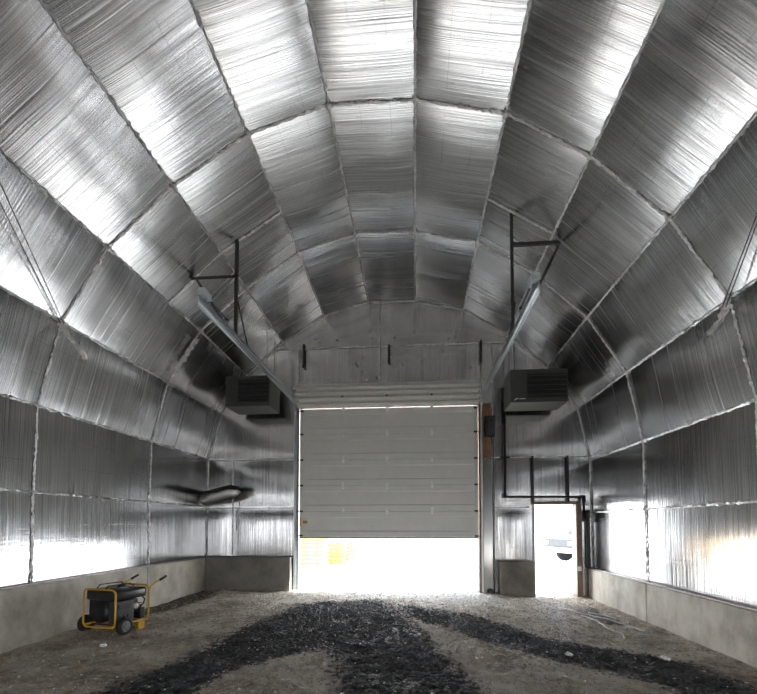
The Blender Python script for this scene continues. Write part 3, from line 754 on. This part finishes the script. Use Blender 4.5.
for s in (-1, 1):
    cx = s * (w + .06)
    bm = NB(); lathe(bm, [(cx - .038, .085), (cx - .034, .110), (cx - .018, .12), (cx + .018, .12), (cx + .034, .110), (cx + .038, .085), (cx + .03, .068), (cx - .03, .068)], 'x', 28, (0, -.235, .118))
    wh = link('wheel', bm, M['rubber'], gen)
    bm = NB(); lathe(bm, [(cx - .028, .07), (cx - .02, .07), (cx + .02, .07), (cx + .028, .07)], 'x', 24, (0, -.235, .118)); 
    rm = link('wheel_rim', bm, M['engine'], wh)
    bm = NB()
    for q in range(5):
        a = 2 * PI * q / 5; c, sn = math.cos(a), math.sin(a)
        tube(bm, [(cx + s * .03, -.235 + .015 * c, .118 + .015 * sn), (cx + s * .031, -.235 + .068 * c, .118 + .068 * sn)], .010, 6)
    lathe(bm, [(cx + s * .028, .06), (cx + s * .034, .073), (cx + s * .028, .078)], 'x', 24, (0, -.235, .118))
    lathe(bm, [(cx + s * .02, .022), (cx + s * .042, .02)], 'x', 12, (0, -.235, .118)); link('wheel_spokes', bm, M['rim'], wh)
bm = NB(); tube(bm, [(-w - .06, -.235, .118), (w + .06, -.235, .118)], .010, 8); link('axle', bm, M['black'], gen)

# ------------------------------------------------------------------ loose things on the floor
def strap(pts, lab, r=.011):
    P = [Vector((x, y, gz(x, y) + .012)) for x, y in pts]; Q = []
    for i in range(len(P) - 1):
        for k in range(5): 
            q = P[i].lerp(P[i + 1], k / 5); Q.append((q.x + random.uniform(-.015, .015), q.y + random.uniform(-.015, .015), gz(q.x, q.y) + .012))
    bm = NB(); tube(bm, Q, r, 6)
    for v in bm.verts: pass
    tag(link('plastic_strap', bm, M['plastic']), lab, 'plastic strip')
strap([(2.75, 8.6), (3.0, 8.2), (3.2, 7.75), (3.45, 7.35)], 'white plastic strip on dirt, closest to the right wall block joint')
strap([(2.85, 8.0), (3.0, 7.6), (2.95, 7.2), (3.05, 6.85), (2.95, 6.55)], 'long wavy white plastic strip on the dirt beside right wall')
strap([(3.1, 8.3), (3.3, 8.15), (3.45, 7.8)], 'short white plastic strip lying by the right concrete base')
strap([(3.3, 7.3), (3.45, 7.05), (3.3, 6.9), (3.45, 6.8)], 'hooked white plastic scrap near the foot of right concrete block')
def stone(x, y, r, mat, lab, name='loose_stone', cat='stone'):
    bm = NB(); rock(bm, (0, 0, 0), r, random, 2); o = link(name, bm, mat); o.location = (x, y, gz(x, y) + r * .45); tag(o, lab, cat)
stone(1.84, 5.56, .045, M['plastic'], 'single white stone on the dark gravel band right of center')
stone(2.75, 7.2, .075, simple('grey_stone', (.38, .36, .33), .8), 'fist-sized grey stone beside the white plastic strips')
stone(-3.90, 5.30, .05, M['plastic'], 'pale crumpled scrap on dirt in front of the generator', 'paper_scrap', 'scrap')
stone(2.95, 5.55, .05, M['plastic'], 'white scrap on dirt near the right wall, nearest the camera', 'paper_scrap', 'scrap')

# ------------------------------------------------------------------ outdoors: pallets and pickup
def pallet(parent_loc, rz, lab, grp):
    t = thing('wooden_pallet', lab, 'pallet', parent_loc, rz, grp)
    bm = NB()
    for k in range(7): box(bm, -.6, .6, -.5 + k * .155, -.42 + k * .155 + .02, .115, .137)
    link('deck', bm, M['pallet'], t)
    for y in (-.45, 0, .45):
        bm = NB(); box(bm, -.6, .6, y - .025, y + .025, .02, .115); link('runner', bm, M['pallet'], t)
    return t
first = pallet((-3.75, 15.8, 0), .1, 'wooden pallet stacked in the snow outside the big door', 'pallets stacked outside')
def dup(root, loc, rz):
    r = root.copy(); C.objects.link(r); r.location = loc; r.rotation_euler = (0, 0, rz)
    for ch in root.children:
        c = ch.copy(); C.objects.link(c); c.parent = r
    return r
for (x, y, n, a) in ((-3.75, 15.8, 8, .1), (-3.1, 17.2, 6, -.2)):
    for k in range(n):
        if (x, k) == (-3.75, 0): continue
        dup(first, (x + random.uniform(-.04, .04), y + random.uniform(-.04, .04), .14 * k - .0), a + random.uniform(-.05, .05))
tr = thing('parked_truck', 'grey pickup truck parked in the snow seen through walk doorway', 'truck', (6.6, 18.4, 0), math.radians(18))
bm = NB(); prism(bm, [(-1.0, .55), (-1.0, .95), (.1, 1.12), (.55, 1.75), (1.9, 1.78), (2.05, 1.15), (4.2, 1.12), (4.25, .5), (3.6, .38), (-.6, .38)], -.9, .9, 'y')
link('body', bm, M['truck'], tr)
for s in (-1, 1):
    bm = NB(); prism(bm, [(.42, 1.2), (.72, 1.65), (1.8, 1.67), (1.9, 1.2)], s * .9, s * .915, 'y'); link('side_window', bm, M['glass'], tr)
    for x in (-.1, 3.3):
        bm = NB(); lathe(bm, [(s * .7, .3), (s * .72, .38), (s * .9, .38), (s * .94, .3), (s * .93, .1)], 'y', 20, (x, 0, .38)); link('wheel', bm, M['rubber'], tr)
bm = NB(); box(bm, -1.1, -1.0, -.85, .85, .42, .62, .02); link('bumper', bm, M['galv'], tr)
for s in (-1, 1):
    bm = NB(); box(bm, -1.02, -.98, s * .75 - .12, s * .75 + .12, .72, .86, .02); link('headlight', bm, M['whitemetal'], tr)

# ------------------------------------------------------------------ light
wd = bpy.data.worlds.new('sky'); S.world = wd; wd.use_nodes = True
nt = wd.node_tree; nt.nodes.clear()
out = nt.nodes.new('ShaderNodeOutputWorld'); bg = nt.nodes.new('ShaderNodeBackground'); nt.links.new(bg.outputs[0], out.inputs[0])
tc = nt.nodes.new('ShaderNodeTexCoord'); sp = nt.nodes.new('ShaderNodeSeparateXYZ'); nt.links.new(tc.outputs['Generated'], sp.inputs[0])
cr = ramp(nt, sp.outputs[2], [(.0, (.98, .99, 1.0)), (.5, (.88, .94, 1.0)), (1.0, (.80, .88, 1.0))])
nt.links.new(cr, bg.inputs[0]); bg.inputs[1].default_value = 6.0
sun = bpy.data.lights.new('sun', 'SUN'); sun.energy = 22; sun.angle = math.radians(1.5); sun.color = (1, .94, .85)
so = bpy.data.objects.new('sun', sun); C.objects.link(so); so.rotation_euler = (math.radians(-8), math.radians(58), 0); so.location = (-20, 0, 30)
def portal(x0, x1, z0, z1, y, face):
    l = bpy.data.lights.new('sky_portal', 'AREA'); l.shape = 'RECTANGLE'; l.size = x1 - x0; l.size_y = z1 - z0; l.cycles.is_portal = True
    o = bpy.data.objects.new('sky_portal', l); C.objects.link(o); o.location = ((x0 + x1) / 2, y, (z0 + z1) / 2); o.rotation_euler = (math.radians(90 * face), 0, 0)
portal(DX0, DX1, 0, 1.25, 10.5, -1); portal(WX0, WX1, 0, 1.98, 10.5, -1); portal(-3.2, 2.0, 0, 2.6, -7.1, 1)

# ------------------------------------------------------------------ camera
cam = bpy.data.cameras.new('camera'); co = bpy.data.objects.new('camera', cam); C.objects.link(co)
F = 441.0
p = math.atan(20 / F); a = math.atan(36.5 * math.cos(p) / F)
co.location = (0, 0, 1.54); co.rotation_euler = (PI / 2 + p, 0, a)
cam.sensor_fit = 'HORIZONTAL'; cam.sensor_width = 36; cam.lens = 36 * F / 757
cam.shift_y = (504 - 347) / 757; cam.clip_start = .05; cam.clip_end = 500
S.camera = co

S.view_settings.view_transform = 'Standard'; S.view_settings.look = 'None'; S.view_settings.gamma = 1; S.view_settings.use_curve_mapping = False
S.view_settings.exposure = 0.56
cy = S.cycles
cy.max_bounces = 10; cy.diffuse_bounces = 4; cy.glossy_bounces = 7; cy.transmission_bounces = 2
cy.caustics_reflective = True; cy.blur_glossy = .5; cy.sample_clamp_indirect = 20; cy.sample_clamp_direct = 0
cy.use_denoising = True
